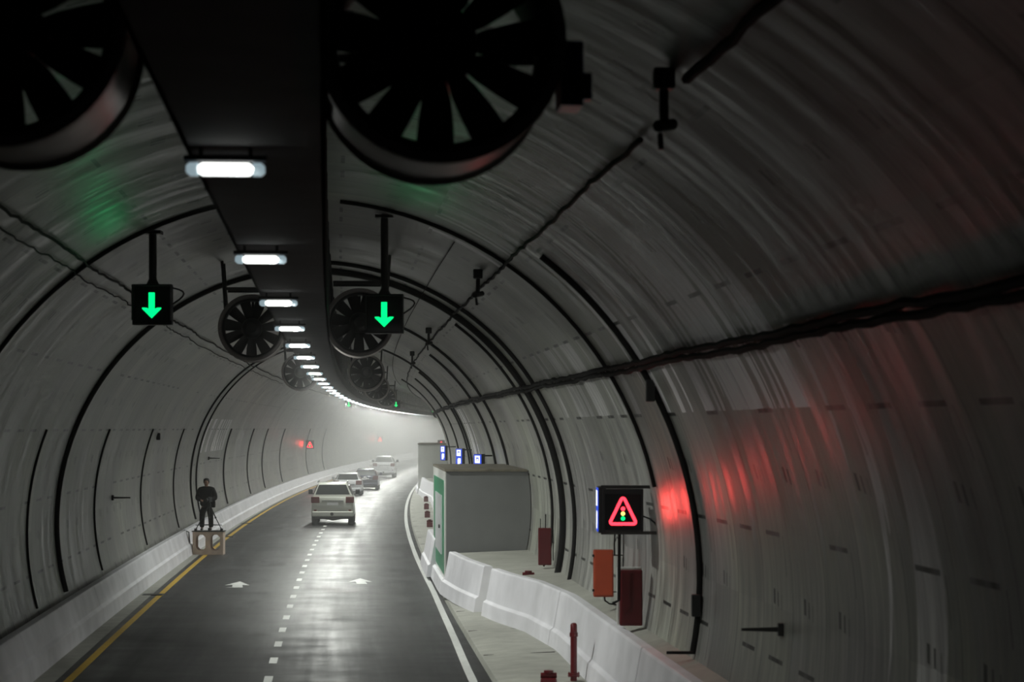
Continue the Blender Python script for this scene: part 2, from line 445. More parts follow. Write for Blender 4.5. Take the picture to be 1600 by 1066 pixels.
# ------------------------------------------------------------------ barriers
def barrier(ya, yb, side, label, base, group, top=.86, h0=0., offs=None, st=2.0):
    s = side
    prof = [(0, h0), (s*.05, h0+.34), (s*.12, h0+.39), (s*.24, top-.04), (s*.26, top), (s*.42, top), (s*.46, top-.04), (s*.46, h0)]
    prof = [(base+x, h) for x, h in prof]
    o = sweep(prof, yr(ya, yb, st), offs).build('concrete_barrier', M_barrier, bevel=.012)
    return tag(o, label, 'barrier', group)
yb = Y0; k = 0; LB = []
while yb < 330:
    L = 6.0 if yb < 150 else 12.
    LB.append((yb+.012, yb+L-.012)); yb += L
for i, (a, b) in enumerate(LB):
    vis = i - 7
    lab = 'white concrete barrier unit on the left road edge, beside the yellow line'
    ordn = ['nearest', 'second', 'third', 'fourth', 'fifth', 'sixth', 'seventh', 'eighth', 'ninth', 'tenth', 'eleventh', 'twelfth', 'thirteenth', 'fourteenth', 'fifteenth', 'sixteenth', 'seventeenth', 'eighteenth', 'nineteenth', 'twentieth']
    if 33 < a < 150: lab = 'white concrete barrier unit along the left edge, %s counting up from the bottom left' % ordn[int((a-33)//6)]
    barrier(a, b, -1, lab, -4.32, 'left side barrier units', top=.84, st=3.)
RB = [(-8, -2, 'a'), (-2, 4, 'a'), (4, 10, 'a'), (10, 16, 'a'), (16, 22, 'a'), (22, 27.9, 'a'), (28, 33.4, 'n'), (33.5, 44.9, 'm'), (45.0, 52.3, 'g'), (53.3, 59.4, 'box')]
RL = {'a': 'white concrete barrier unit on the right before the walkway, out of sight near the viewer',
      'n': 'nearest white concrete barrier unit at the bottom right edge of the road apron',
      'm': 'white concrete barrier unit on the right, behind the tall red standpipe',
      'g': 'white concrete barrier unit just nearer than the gap, bending towards the shelter',
      'box': 'white concrete barrier unit between the gap and the grey shelter'}
for a, b, c in RB:
    if b < 22: continue
    barrier(a, b, 1, RL[c], 5.10, 'right side barrier units', top=1.22, h0=.12, offs=JB, st=.8)
barrier(66.5, 73.0, 1, 'white concrete barrier unit in front of the green and white door of the shelter', 5.02, 'right side barrier units', top=1.2, h0=.10, offs=JB, st=2)
barrier(59.9, 66.4, 1, 'low white plinth under the green and white shelter door', 5.15, 'right side barrier units', top=.48, h0=.10, offs=JB, st=2)
barrier(142., 150, 1, 'pale barrier unit at the foot of the far white shelter, near end', 5.10, 'far right barrier units', top=1.2, h0=.10, offs=JB, st=2)
barrier(150.1, 160, 1, 'pale barrier unit running past the far white shelter', 5.02, 'far right barrier units', top=1.2, h0=.10, offs=JB, st=2)
for a, b, c in ((74, 88, 'nearest'), (88.1, 108, 'second'), (108.1, 126, 'third'), (126.1, 141.9, 'furthest')):
    barrier(a, b, 1, 'barrier unit mostly hidden beyond the grey shelter, %s of four' % c, 5.10, 'barrier units behind the shelter', top=1.2, h0=.12, offs=JB, st=3)
for y in (160.1, 180.1, 200.1): barrier(y, y+19.8, 1, 'pale barrier unit in the haze beyond the far white shelter', 5.10, 'barrier units in the haze', top=1.2, h0=.10, offs=JB, st=4)

# kerb drain grates, left
for i, y in enumerate([60.5, 80.5, 93., 106.]):
    o = MB().add([at(-4.25, y, .006), at(-3.72, y, .006), at(-3.72, y+.5, .006), at(-4.25, y+.5, .006),
                  at(-4.25, y, .02), at(-3.72, y, .02), at(-3.72, y+.5, .02), at(-4.25, y+.5, .02)],
                 [(0, 1, 2, 3), (7, 6, 5, 4), (0, 4, 5, 1), (1, 5, 6, 2), (2, 6, 7, 3), (3, 7, 4, 0)]).build('drain_grate', M_black)
    tag(o, 'dark drain grate at the foot of the left barrier, ' + ['nearest of the four', 'below the wooden crate', 'just past the wooden crate', 'furthest from the viewer'][i], 'drain grate', 'left gutter drains')

# ------------------------------------------------------------------ conduits round the lining
def conduit(y0, a0, a1, r, label, cat='conduit', group=None, inset=None, boxes=(), skew=1.0):
    n = max(3, int(abs(a1-a0)/2.5)); pts = []
    for i in range(n+1):
        a = a0+(a1-a0)*i/n; p = wallpt(a, y0, (inset or r)+.0)
        rel = p.x - Cx(y0); yy = y0 - Sl(y0)*rel*skew
        pts.append(wallpt(a, yy, (inset or r)))
    t = thing('wall_conduit', pts[-1], 0, label, cat, group)
    loc = Vector(t.location)
    MB().tube([p-loc for p in pts], r, 8).build('conduit_pipe', M_cable, t, smooth=True)
    for ba in boxes:
        p = wallpt(ba, y0 - Sl(y0)*5*skew, .09)-loc
        MB().box(p, (.12, .16, .30)).build('junction_box', M_black, t, bevel=.01)
    return t
conduit(34.6, -105, -2, .032, 'thick black conduit arch that carries the left lane signal', group='conduit arches')
conduit(34.9, 6, 78, .030, 'black conduit arch from the right lane signal down to the warning triangle', group='conduit arches')
conduit(31.2, 37, 101, .042, 'nearest black conduit down the right wall with a junction box, ending at the walkway', boxes=(62, 94), group='right wall conduits')
_r = kids(bpy.data.objects['wall_conduit.002'])[0].parent; _e = wallpt(101, 31.2+.45, .05)
MB().box(_e-Vector(_r.location)+Vector((-.17, -.05, .02)), (.36, .05, .04)).build('walkway_run', M_cable, _r)
conduit(49.9, -105.5, -2, .052, 'thick black conduit arch on the left wall just beyond the left lane signal', group='conduit arches')
conduit(50.2, 3, 104, .070, 'thick black conduit arch above the near grey shelter, nearer of the pair', group='right wall conduits')
conduit(47.9, 3, 104, .042, 'black conduit arch on the right just this side of the thick pair', group='right wall conduits')
conduit(53.2, 36, 104, .032, 'black conduit with a blunt top end, just beyond the thick pair', group='right wall conduits')
for y, a, s in ((67.2, 10, 'a thin one with its run reaching the crown'), (73.4, 37, 'its blunt upper end below the cable run'), (91.2, 20, 'above the near shelter roof, left of two'), (93.8, 38, 'a short top in the dark beyond the second fan'), (106.2, 38, 'the furthest before the far shelter'), (128, 30, 'between the shelters')):
    conduit(y, a, 98, .038, 'dark conduit on the right wall, ' + s, group='right wall conduits')
for y, s in ((45.4, 'nearest thin one'), (57.5, 'second thin one'), (69.9, 'third thin one, left of the camera operator'), (81.9, 'directly behind the camera operator'), (107.7, 'just right of the camera operator'), (124.1, 'sixth from the near end'), (136, 'with the faint haze in front'), (151.8, 'under the red glow of the far display'), (178.8, 'furthest but one in the haze'), (197.6, 'furthest in the haze')):
    conduit(y, -68.5, -105.5, .024 if y < 100 else .035, 'thin dark vertical conduit on the left wall, ' + s, group='left wall conduits')
conduit(89.5, -105.5, -10, .035, 'dark conduit arch behind the left fan, nearer line of a pair', group='conduit arches')
conduit(92.3, -105.5, -10, .03, 'dark conduit arch behind the left fan, further line of a pair', group='conduit arches')
conduit(9.2, 20, 75, .10, 'broad black conduit arch crossing the top right corner', group='conduit arches')

# ------------------------------------------------------------------ longitudinal cable runs
def cable_run(ang, ya, yb, r, n, label, amp):
    t = thing('cable_run', wallpt(ang, ya, .1), 0, label, 'cable', 'cable runs along the lining'); loc = Vector(t.location)
    rng = random.Random(int(ang*10))
    for k in range(n):
        pts = []; ph = rng.random()*6
        y = ya
        while y < yb:
            pts.append(wallpt(ang + (k-(n-1)/2)*1.05*r/.05 + amp*math.sin(y*.7+ph)*.4 + rng.uniform(-.5, .5)*amp, y, r*1.15+.03+rng.uniform(0, .02))-loc)
            y += .45 if y < 60 else (1.2 if y < 120 else 4)
        MB().tube(pts, r, 6).build('cable', M_cable, t, smooth=True)
    return t
cable_run(57.8, 5, 330, .042, 2, 'thick ragged black cable bundle running along the right wall at mid height', .35)
cable_run(34.2, 19.8, 300, .026, 1, 'thin black cable run high on the right, with small cameras hanging beside it', .35)
cable_run(33.4, 4, 16.9, .040, 1, 'near black cable length high on the right, stopping short of the hanging camera', .3)
cable_run(-35.2, 5, 300, .020, 1, 'thin dark cable run high on the left, passing behind the left lane signal', .4)
cable_run(-37.6, 24, 120, .012, 1, 'slack thin wire just below the left cable run', .5)
cable_run(25.5, 36, 160, .010, 1, 'very thin wire above the row of small hanging cameras', .05)

# ------------------------------------------------------------------ central cable tray with the lamps under it
TR0, TR1, TH = -.06, .79, 6.10
t = thing('cable_tray', at(.36, 0, TH), 0, 'long dark cable tray hanging below the crown of the tunnel', 'cable tray'); loc = Vector(t.location)
ys = yr(Y0, 440, 3.)
def swp(a, b, h0, h1, nm, m):
    rings = [[at(a, y, h0)-loc, at(b, y, h0)-loc, at(b, y, h1)-loc, at(a, y, h1)-loc] for y in ys]
    return MB().loft(rings).build(nm, m, t)
swp(TR0, TR1, TH, TH+.02, 'tray_base', M_tray)
swp(TR0, TR0+.03, TH, TH+.30, 'side_rail', M_tray); swp(TR1-.03, TR1, TH, TH+.30, 'side_rail', M_tray)
rings = [[at(.05, y, TH+.025)-loc, at(.7, y, TH+.025)-loc, at(.62, y, TH+.16)-loc, at(.12, y, TH+.13)-loc] for y in ys]
MB().loft(rings).build('tray_cables', M_cable, t)
for y in yr(9, 300, 3.75):
    b = MB()
    for r in (TR0+.015, TR1-.015):
        top = CZT + math.sqrt(R_T**2-(r-CXT)**2)
        b.box(at(r, y, (TH+top)/2)-loc, (.04, .05, top-TH))
    b.box(at(.365, y, TH+.8)-loc, (.85, .04, .04))
    b.build('hanger', M_tray, t)

# lamps
def lozenge(w, h, tip):     # polygon in xz
    return [(-w/2+tip, -h/2), (w/2-tip, -h/2), (w/2-tip*.25, -h*.28), (w/2, 0), (w/2-tip*.25, h*.28), (w/2-tip, h/2), (-w/2+tip, h/2), (-w/2+tip*.25, h*.28), (-w/2, 0), (-w/2+tip*.25, -h*.28)]
lamp0 = thing('tunnel_lamp', (0, 0, 0), 0, 'lamp', 'lamp')
MB().prism(lozenge(.34, .070, .030), -.05, .05).build('diffuser', M_lampw, lamp0, smooth=False)
for s in (-1, 1):
    MB().prism([(s*.165, -.038), (s*.215, -.037), (s*.237, -.018), (s*.237, .018), (s*.215, .037), (s*.165, .038)], -.045, .045).build('end_cap', M_lampend, lamp0)
MB().box((0, 0, .062), (.50, .16, .03)).build('housing', M_tray, lamp0, bevel=.006)
for s in (-1, 1): MB().tube([(s*.15, 0, .07), (s*.15, 0, .13)], .012).build('mount', M_tray, lamp0)
for ch in kids(lamp0):
    if ch.name.startswith('diffuser'): dif = ch
M_lampw.cycles.emission_sampling = 'NONE'; M_lampend.cycles.emission_sampling = 'NONE'
ORD = ['first and nearest', 'second', 'third', 'fourth', 'fifth', 'sixth', 'seventh', 'eighth', 'ninth', 'tenth', 'eleventh', 'twelfth']
i = 0; y = 13.98
while y < 520:
    lab = ('glowing white lamp under the ceiling cable tray, %s in the row' % ORD[i]) if i < 12 else 'small distant glowing lamp in the row that melts into the haze'
    grp = 'lamps under the cable tray'
    p = at(.185, y, 5.97)
    if i == 0:
        r = lamp0; r.location = p; r.rotation_euler = (0, 0, head(y)); tag(r, lab, None, grp)
    else: r = dup(lamp0, p, head(y), lab, grp)
    ld = bpy.data.lights.new('lamp_light', 'AREA'); ld.shape = 'RECTANGLE'; ld.size = .34; ld.size_y = .12
    ld.energy = lamp_power(y); ld.color = LAMP_COL; ld.spread = math.radians(132 if y < 56 else 152)
    lo = bpy.data.objects.new('lamp_light', ld); COL.objects.link(lo); lo.parent = r; lo.location = (0, 0, -.052); lo.rotation_euler = (math.radians(interp([(30, 20), (52, 12), (75, -11)], y)), math.radians(-26 if y < 66 else -8), 0)
    i += 1; y += 7.477

# ------------------------------------------------------------------ jet fans
def make_fan(rad=.60, length=1.05):
    t = thing('jet_fan', (0, 0, 0), 0, 'fan', 'fan')
    MB().lathe([(rad-.03, 0), (rad-.01, -.03), (rad+.045, -.03), (rad+.05, .02), (rad+.02, .05), (rad+.02, length-.05), (rad+.05, length-.02), (rad+.045, length+.02), (rad-.03, length), (rad-.03, .5)], 48, closed=True).build('casing', M_fan, t, smooth=True)
    MB().lathe([(rad-.032, .02), (rad-.07, .10), (rad-.075, .5), (rad-.035, length-.04), (rad-.034, length-.06), (rad-.033, .03)], 48, closed=True).build('inner_liner', M_fandark, t, smooth=True)
    MB().lathe([(.0001, -.02), (.10, -.015), (.17, .05), (.20, .16), (.20, .75), (.12, .95), (.0001, 1.0)], 24).build('hub', M_fandark, t, smooth=True)
    NB = 11
    for k in range(NB):
        a = 2*PI*k/NB + .12; b = MB(); rings = []
        for q, (r, w, tw) in enumerate(((.14, .12, .8), (.26, .19, .6), (.40, .22, .5), (rad-.075, .23, .42))):
            ca, sa = math.cos(a), math.sin(a); e = Vector((-sa, 0, ca)); rr = Vector((ca, 0, sa))
            dirv = e*math.cos(tw) + Vector((0, 1, 0))*math.sin(tw); nn = rr.cross(dirv).normalized()
            c = rr*r + Vector((0, .32, 0))
            rings.append([c-dirv*w/2, c+nn*.012, c+dirv*w/2, c-nn*.012])
        b.loft(rings); b.build('blade', M_fandark, t, smooth=True)
    for a in (0, PI/2, PI, 1.5*PI):
        c = Vector((math.cos(a), 0, math.sin(a)))
        MB().tube([c*.1+Vector((0, .7, 0)), c*(rad-.02)+Vector((0, .7, 0))], .028, 8).build('strut', M_fandark, t)
    for a in (.62, PI-.62):
        p = Vector((math.cos(a)*(rad+.03), 0, math.sin(a)*(rad+.03)))
        for yy in (.12, length-.12):
            MB().tube([p+Vector((0, yy, 0)), Vector((p.x*1.12, yy, 1.30))], .03, 6).build('hanger', M_steel, t)
    for yy in (.12, length-.12): MB().box((0, yy, rad+.16), (1.0, .06, .06)).build('cross_beam', M_steel, t)
    return t
def fan_at(y, rel, h): return at(rel, y, h), head(y)
fan = make_fan()
fp, fr = fan_at(11.8, 1.38, 6.40); fan.location = fp; fan.rotation_euler = (0, 0, fr)
tag(fan, 'large out-of-focus jet fan at the top centre, nearest on the right of the cable tray', None, 'jet fans')
FR = dict(group='jet fans')
f2 = dup(fan, *fan_at(43.5, 1.36, 6.40), 'jet fan behind the right green arrow signal, bright rim at its bottom', 'jet fans')
for y, rel, h, lab in ((11.6, -.86, 6.46, 'large dark jet fan cut off by the top left corner'),
                       (44.5, -.72, 6.34, 'jet fan in the middle distance to the right of the left green arrow signal'),
                       (80, 1.70, 6.33, 'third jet fan of the right row, below the one behind the arrow signal'),
                       (80, -.60, 6.35, 'faint jet fan half lost in the haze left of the lamp row'),
                       (114, 1.95, 6.42, 'fourth and faintest jet fan of the right row'),
                       (150, 1.95, 6.42, 'distant jet fan of the right row in the dark under the ceiling')):
    dup(fan, *fan_at(y, rel, h), lab, 'jet fans')
MB().box((.70, .35, -.14), (.12, .3, .34)).box((.76, .30, -.20), (.10, .12, .14)).build('terminal_box', M_bluebox, fan, bevel=.01)

# ------------------------------------------------------------------ lane signals
def arrow_poly(s):
    p = [(0, -.21), (-.145, -.065), (-.145, -.05), (-.085, -.05), (-.045, -.068), (-.045, .18), (.045, .18), (.045, -.068), (.085, -.05), (.145, -.05), (.145, -.065)]
    return [(x*s, z*s) for x, z in p]
def lane_signal(pole_len):
    t = thing('lane_signal', (0, 0, 0), 0, 'x', 'traffic signal')
    MB().box((0, .08, 0), (.60, .18, .62)).build('cabinet', M_frame, t, bevel=.012)
    MB().box((0, -.014, 0), (.53, .012, .55)).build('screen', M_screen, t)
    MB().prism(arrow_poly(1.0), -.03, -.021).build('arrow', M_green_arrow, t)
    v = MB(); v.box((0, -.07, .285), (.58, .14, .015)); v.box((-.29, -.05, .02), (.012, .10, .52)); v.box((.29, -.05, .02), (.012, .10, .52)); v.build('visor', M_frame, t)
    MB().tube([(0, .08, .31), (0, .08, .31+pole_len)], .06, 12).tube([(0, .08, .31), (0, .08, .40)], .075, 12, rs=[.10, .055]).build('pole', M_steel, t, smooth=True)
    MB().box((0, .08, .31+pole_len-.03), (.28, .28, .05)).build('mounting_plate', M_steel, t)
    pts = [(.05+.36*math.sin(q*PI/10)*1.0+.06, .1, .28-.38*q/10*1.0+.08*math.sin(q*PI/10)) for q in range(11)]
    MB().tube(pts, .014, 6).build('cable_loop', M_cable, t, smooth=True)
    return t
def led_light(parent, nm, loc, size, power, col, spread=100):
    d = bpy.data.lights.new(nm, 'AREA'); d.shape = 'SQUARE'; d.size = size; d.energy = power; d.color = col; d.spread = math.radians(spread)
    q = bpy.data.objects.new(nm, d); COL.objects.link(q); q.parent = parent; q.location = loc; q.rotation_euler = (math.radians(-90), 0, 0)
def crown_h(rel): return CZT + math.sqrt(R_T**2-(rel-CXT)**2)
s1 = lane_signal(crown_h(-1.88)-6.28-.31); s1.location = at(-1.88, 35, 6.28); s1.rotation_euler = (0, 0, 0)
tag(s1, 'left lane signal showing a green down arrow, hanging on a pole', None, 'near lane signals')
s2 = lane_signal(crown_h(1.67)-6.2-.31); s2.location = at(1.67, 36, 6.19)
tag(s2, 'right lane signal showing a green down arrow, hanging in front of a jet fan', None, 'near lane signals')
led_light(s1, 'green_led_light', (0, -.16, .05), .3, .5, (.02, 1, .30), 120); led_light(s2, 'green_led_light', (0, -.16, .05), .3, .5, (.02, 1, .30), 120)
for rel, y, lab in ((1.9, 178, 'small far lane signal with green down arrow in the dark right of the lamp row'), (-1.75, 178, 'faint far lane signal with pale green arrow just under the lamp row'),
                    (-.2, 245, 'tiny distant green lane signal half hidden by the lamp row'), (3.1, 240, 'tiny distant green lane signal beside the far end of the right cable bundle')):
    dup(s1, at(rel, y, 6.25), head(y), lab, 'far lane signals')

# ------------------------------------------------------------------ warning displays and rescue signs
def warning_display(label, arms=True, group='warning displays'):
    t = thing('warning_display', (0, 0, 0), 0, label, 'warning sign', group)
    MB().box((0, .09, 0), (.64, .18, .66)).build('cabinet', M_frame, t, bevel=.01)
    MB().box((0, -.008, -.03), (.56, .012, .56)).build('screen', M_screen, t)
    # rounded triangle ring
    tri = [(-.165, -.185), (.165, -.185), (0, .155)]
    def rounded(r):
        out = []
        for i in range(3):
            p = Vector(tri[i]); a = (Vector(tri[i-1])-p).normalized(); b = (Vector(tri[(i+1) % 3])-p).normalized()
            na = Vector((a.y, -a.x)); nb = Vector((-b.y, b.x))
            c0 = (Vector((0, -.07))-p)
            if na.dot(c0) > 0: na = -na
            if nb.dot(c0) > 0: nb = -nb
            a0 = math.atan2(na.y, na.x); a1 = math.atan2(nb.y, nb.x)
            d = (a1-a0+PI) % (2*PI)-PI
            for k in range(5):
                q = a0+d*k/4; out.append((p.x+r*math.cos(q), p.y+r*math.sin(q)))
        return out
    O, I = rounded(.055), rounded(.006); n = len(O)
    vs = [(x, -.022, z) for x, z in O]+[(x, -.022, z) for x, z in I]+[(x, -.014, z) for x, z in O]+[(x, -.014, z) for x, z in I]
    fs = []
    for i in range(n):
        j = (i+1) % n; fs += [(i, j, j+n, i+n), (i, i+2*n, j+2*n, j), (i+n, j+n, j+3*n, i+3*n)]
    MB().add(vs, fs).build('triangle', M_redled, t)
    for z, m in ((.02, M_redled), (-.055, M_yelled), (-.13, M_green_arrow)):
        MB().prism([(.034*math.cos(2*PI*k/14), z+.034*math.sin(2*PI*k/14)) for k in range(14)], -.022, -.014).build('signal_dot', m, t)
    if arms:
        for z in (.36, -.36): MB().box((.22, .10, z), (1.12, .06, .05)).build('support_arm', M_steel, t)
        MB().tube([(.32, .1, -.1), (.42, .1, -.14), (.5, .1, -.2), (.56, .1, -.30)], .014, 6).build('feed_cable', M_cable, t)
    return t
w1 = warning_display('lit warning display with a red triangle around a small traffic light, on the right wall'); w1.location = at(5.40, 36, 3.12)
led_light(w1, 'red_led_light', (0, -.05, -.03), .34, 3.6, (1, .07, .06), 96)
MB().box((.70, .12, .0), (.09, .09, .95)).build('wall_post', M_steel, w1)
g1 = MB(); g1.tube([(-.12, .1, -.36), (-.13, .1, -.55), (-.125, .1, -.7)], .014, 6); g1.tube([(-.05, .1, -.36), (-.055, .12, -1.0), (-.06, .12, -1.42), (-.16, .12, -1.47)], .024, 8); g1.tube([(-.12, .1, -.5), (-.09, .1, -.42), (-.05, .1, -.5)], .010, 6)
g1.build('drop_cables', M_cable, w1, smooth=True)
def warning_far(loc, rz, lab, rot=True):
    return dup(WF, loc, rz, lab, 'far warning displays')
WF = warning_display('x', arms=False)
WF.location = at(-4.62, 176, 3.15); WF.rotation_euler = (0, 0, head(176)); led_light(WF, 'red_led_light', (0, -.05, -.03), .34, 6., (1, .07, .06), 150); tag(WF, 'hazy red triangle display on the left wall above the cars', None, 'far warning displays')
dup(WF, at(-4.5, 272, 3.1), head(272)+.0, 'furthest hazy red triangle display, above the furthest car', 'far warning displays')
dup(WF, at(5.05, 200, 3.05), head(200), 'tiny dark display with red dots seen over the far white shelter', 'far warning displays')

def sos_sign(label):
    """box with its lit face towards the road (local -x): white phone and extinguisher marks on blue"""
    t = thing('rescue_sign', (0, 0, 0), 0, label, 'sign', 'lit blue rescue signs')
    MB().box((.06, .34, 0), (.12, .70, .72)).build('cabinet', M_frame, t, bevel=.008)
    MB().box((-.006, .34, 0), (.012, .66, .68)).build('lit_panel', M_blueled, t)
    b = MB()
    # telephone handset (upper) and extinguisher (lower), drawn in the yz plane
    def q(y0, y1, z0, z1): b.box((-.015, (y0+y1)/2, (z0+z1)/2), (.006, abs(y1-y0), abs(z1-z0)))
    q(.12, .56, .06, .12); q(.12, .22, .12, .30); q(.46, .56, .12, .30); q(.22, .46, .24, .30); q(.28, .40, .12, .20)
    q(.22, .46, -.30, -.06); q(.28, .40, -.06, -.02); q(.12, .20, -.22, -.06); q(.12, .30, -.06, -.03)
    b.build('white_marks', M_whiteled, t)
    return t
ss = sos_sign('lit blue and white rescue sign on the side of the near warning triangle'); ss.location = at(5.02, 36.02, 3.12)
for y, rel, h, lab in ((75, 5.45, 3.20, 'lit blue rescue sign peeking over the near shelter roof, rightmost of three'), (90, 5.42, 3.25, 'lit blue rescue sign above the near shelter roof, middle of three'), (111, 5.30, 3.2, 'lit blue rescue sign beside the far white shelter, tallest and leftmost of three')):
    d = dup(ss, at(rel, y, h), head(y)+.32, lab, 'lit blue rescue signs')
    d2 = MB().box((.5, .34, .30), (.9, .05, .05)).build('support_arm', M_steel, d)

# ------------------------------------------------------------------ cabinets on the walkway
def cabinet(loc, dims, m, label, name='fire_hose_cabinet', extra=None, hinges=True):
    t = thing(name, loc, 0, label, 'cabinet', None)
    w, d, h = dims
    MB().box((0, 0, h/2), (w, d, h)).build('body', m, t, bevel=.02)
    MB().box((0, -d/2-.010, h/2), (w*.90, .02, h*.93)).build('door', m, t, bevel=.012)
    if hinges:
        for z in (.12*h+.02, .88*h): MB().tube([(-w/2-.005, -d/2, z-.02), (-w/2-.005, -d/2, z+.02)], .018, 8).build('hinge', M_black, t)
    return t
c = cabinet(at(5.58, 40.2, 1.46), (.35, .22, .82), M_orange, 'orange wall cabinet with hinges on its left, left of the dark red one', 'orange_cabinet')
b = MB(); b.tube([(.18, .05, .72), (.36, .05, .72)], .012, 6); b.tube([(.18, .05, .08), (.36, .05, .08)], .012, 6); b.tube([(.36, .05, -.2), (.36, .05, 1.2)], .02, 8)
b.build('side_frame', M_steel, c)
MB().tube([(.02, 0, 0), (.03, 0, -.07), (.10, 0, -.12), (.20, 0, -.14), (.34, 0, -.15)], .016, 6).build('outlet_cable', M_cable, c, smooth=True)
c = cabinet(at(5.60, 36.6, 1.27), (.36, .26, .88), M_red, 'tall dark red cabinet standing on the walkway under the warning triangle', 'fire_hose_cabinet', hinges=False)
MB().box((-.02, .09, .46), (.40, .10, .92)).build('back_frame', M_boxw, c, bevel=.02)
c = cabinet(at(5.62, 52.2, 1.30), (.30, .22, .84), M_red, 'smaller dark red cabinet on the wall beside the grey shelter', 'fire_hose_cabinet', hinges=False)
MB().tube([(0, 0, .02), (-.03, 0, -.03)], .02, 8).tube([(.02, 0, .84), (.02, .02, 1.15)], .015, 6).tube([(-.1, 0, .84), (-.1, .02, 1.05)], .01, 6).build('pipe', M_cable, c)
MB().tube([(.19, 0, .1), (.19, 0, .8)], .012, 6).build('side_rail', M_steel, c)

# ------------------------------------------------------------------ standpipes and valves
def standpipe(loc, h, label):
    t = thing('fire_standpipe', loc, 0, label, 'standpipe', 'red standpipes and valves')
    MB().tube([(0, 0, 0), (0, 0, h*.78)], .055, 16).build('pipe', M_redpipe, t, smooth=True)
    MB().lathe([(.0001, h), (.035, h-.005), (.055, h-.03), (.058, h*.78+.06), (.070, h*.78+.055), (.070, h*.78-.01), (.055, h*.78-.02)], 16, Matrix(((1, 0, 0), (0, 0, 1), (0, 1, 0))).to_4x4()).build('cap', M_redpipe, t, smooth=True)
    MB().tube([(0, 0, .10), (0, 0, .125)], .10, 12).tube([(0, 0, .135), (0, 0, .16)], .10, 12).tube([(0, 0, 0), (0, 0, .02)], .09, 12).build('flange', M_redpipe, t)
    for k in range(6):
        a = 2*PI*k/6; MB().tube([(.08*math.cos(a), .08*math.sin(a), .085), (.08*math.cos(a), .08*math.sin(a), .175)], .010, 6).build('bolt', M_redpipe, t)
    return t
standpipe(at(4.90, 38.6, .14), 1.0, 'tall dark red standpipe in front of the barrier at the bottom right')
def valve(loc, label):
    t = thing('hydrant_valve', loc, 0, label, 'hydrant valve', 'red standpipes and valves')
    MB().box((0, 0, .11), (.26, .22, .22)).build('valve_body', M_redpipe, t, bevel=.03)
    MB().tube([(0, 0, .2), (0, 0, .30)], .04, 10).tube([(-.13, 0, .26), (.13, 0, .26)], .045, 10).tube([(0, 0, .3), (0, 0, .34)], .08, 10).build('outlet', M_redpipe, t, smooth=True)
    return t
valve(at(4.36, 37.3, .14), 'red hydrant valve just entering the bottom edge left of the tall standpipe')
v0 = valve(at(4.35, 99, .14), 'red hydrant valve at the shelter edge, lowest and nearest of four')
for y, rel, s in ((109.5, 4.42, 'second of four from below'), (120.5, 4.5, 'third of four from below'), (133, 4.55, 'highest and furthest of four')):
    dup(v0, at(rel, y, .14), 0, 'red hydrant valve at the shelter edge, ' + s, 'red standpipes and valves')
dup(v0, at(5.12, 50.6, .93), 0, 'dark red dome of a valve peeking over the barrier right of the gap', 'red standpipes and valves')

# ------------------------------------------------------------------ shelters
def shelter(ya, yb_, rel, h, label, front, door=True):
    t = thing('escape_shelter', at(rel, ya, 0), 0, label, 'shelter'); loc = Vector(t.location)
    def wallrel(hh): return CXT + math.sqrt(R_T**2-(hh-CZT)**2)
    hs = [.0+h*i/8 for i in range(9)]
    rings = []
    for y in (ya, yb_):
        ring = [at(rel, y, 0)-loc, at(rel, y, h)-loc] + [at(wallrel(q)-.02, y, q)-loc for q in reversed(hs)]
        rings.append(ring)
    MB().loft(rings).build('walls', front, t)
    MB().add([at(rel-.04, ya-.05, h)-loc, at(wallrel(h), ya-.05, h)-loc, at(wallrel(h), yb_, h)-loc, at(rel-.04, yb_, h)-loc,
              at(rel-.04, ya-.05, h+.06)-loc, at(wallrel(h+.06)-.05, ya-.05, h+.06)-loc, at(wallrel(h+.06)-.05, yb_, h+.06)-loc, at(rel-.04, yb_, h+.06)-loc],
             [(0, 1, 2, 3), (4, 5, 6, 7), (0, 4, 5, 1), (1, 5, 6, 2), (2, 6, 7, 3), (3, 7, 4, 0)]).build('roof_slab', M_boxtop, t)
    if door:
        def side(y0, y1, z0, z1, d, nm, m, shift=0.):
            a, b2 = at(rel, y0, z0)-loc, at(rel, y1, z0)-loc
            vs = []
            for dx in (0, -d):
                vs += [Vector((a.x+dx, a.y, z0)), Vector((b2.x+dx, b2.y, z0)), Vector((b2.x+dx, b2.y, z1)), Vector((a.x+dx, a.y, z1))]
            return MB().add(vs, [(0, 1, 2, 3), (7, 6, 5, 4), (0, 4, 5, 1), (1, 5, 6, 2), (2, 6, 7, 3), (3, 7, 4, 0)]).build(nm, m, t)
        side(ya, yb_, 0, h, .03, 'side_cladding', M_boxw)
        side(ya+.7, yb_-1.0, .56, 3.02, .045, 'green_panel', M_green)
        side(ya+1.6, yb_-3.0, 1.02, 2.6, .075, 'door', M_door)
        side(ya+2.2, ya+2.3, 1.7, 1.8, .12, 'door_handle', M_chrome)
    return t
shelter(60.1, 69., 3.72, 3.27, 'near grey concrete shelter against the right wall with a green and white door side', M_box)
shelter(150, 160, 4.02, 3.34, 'far pale shelter against the right wall in the haze, behind the near one', M_boxw, door=False)

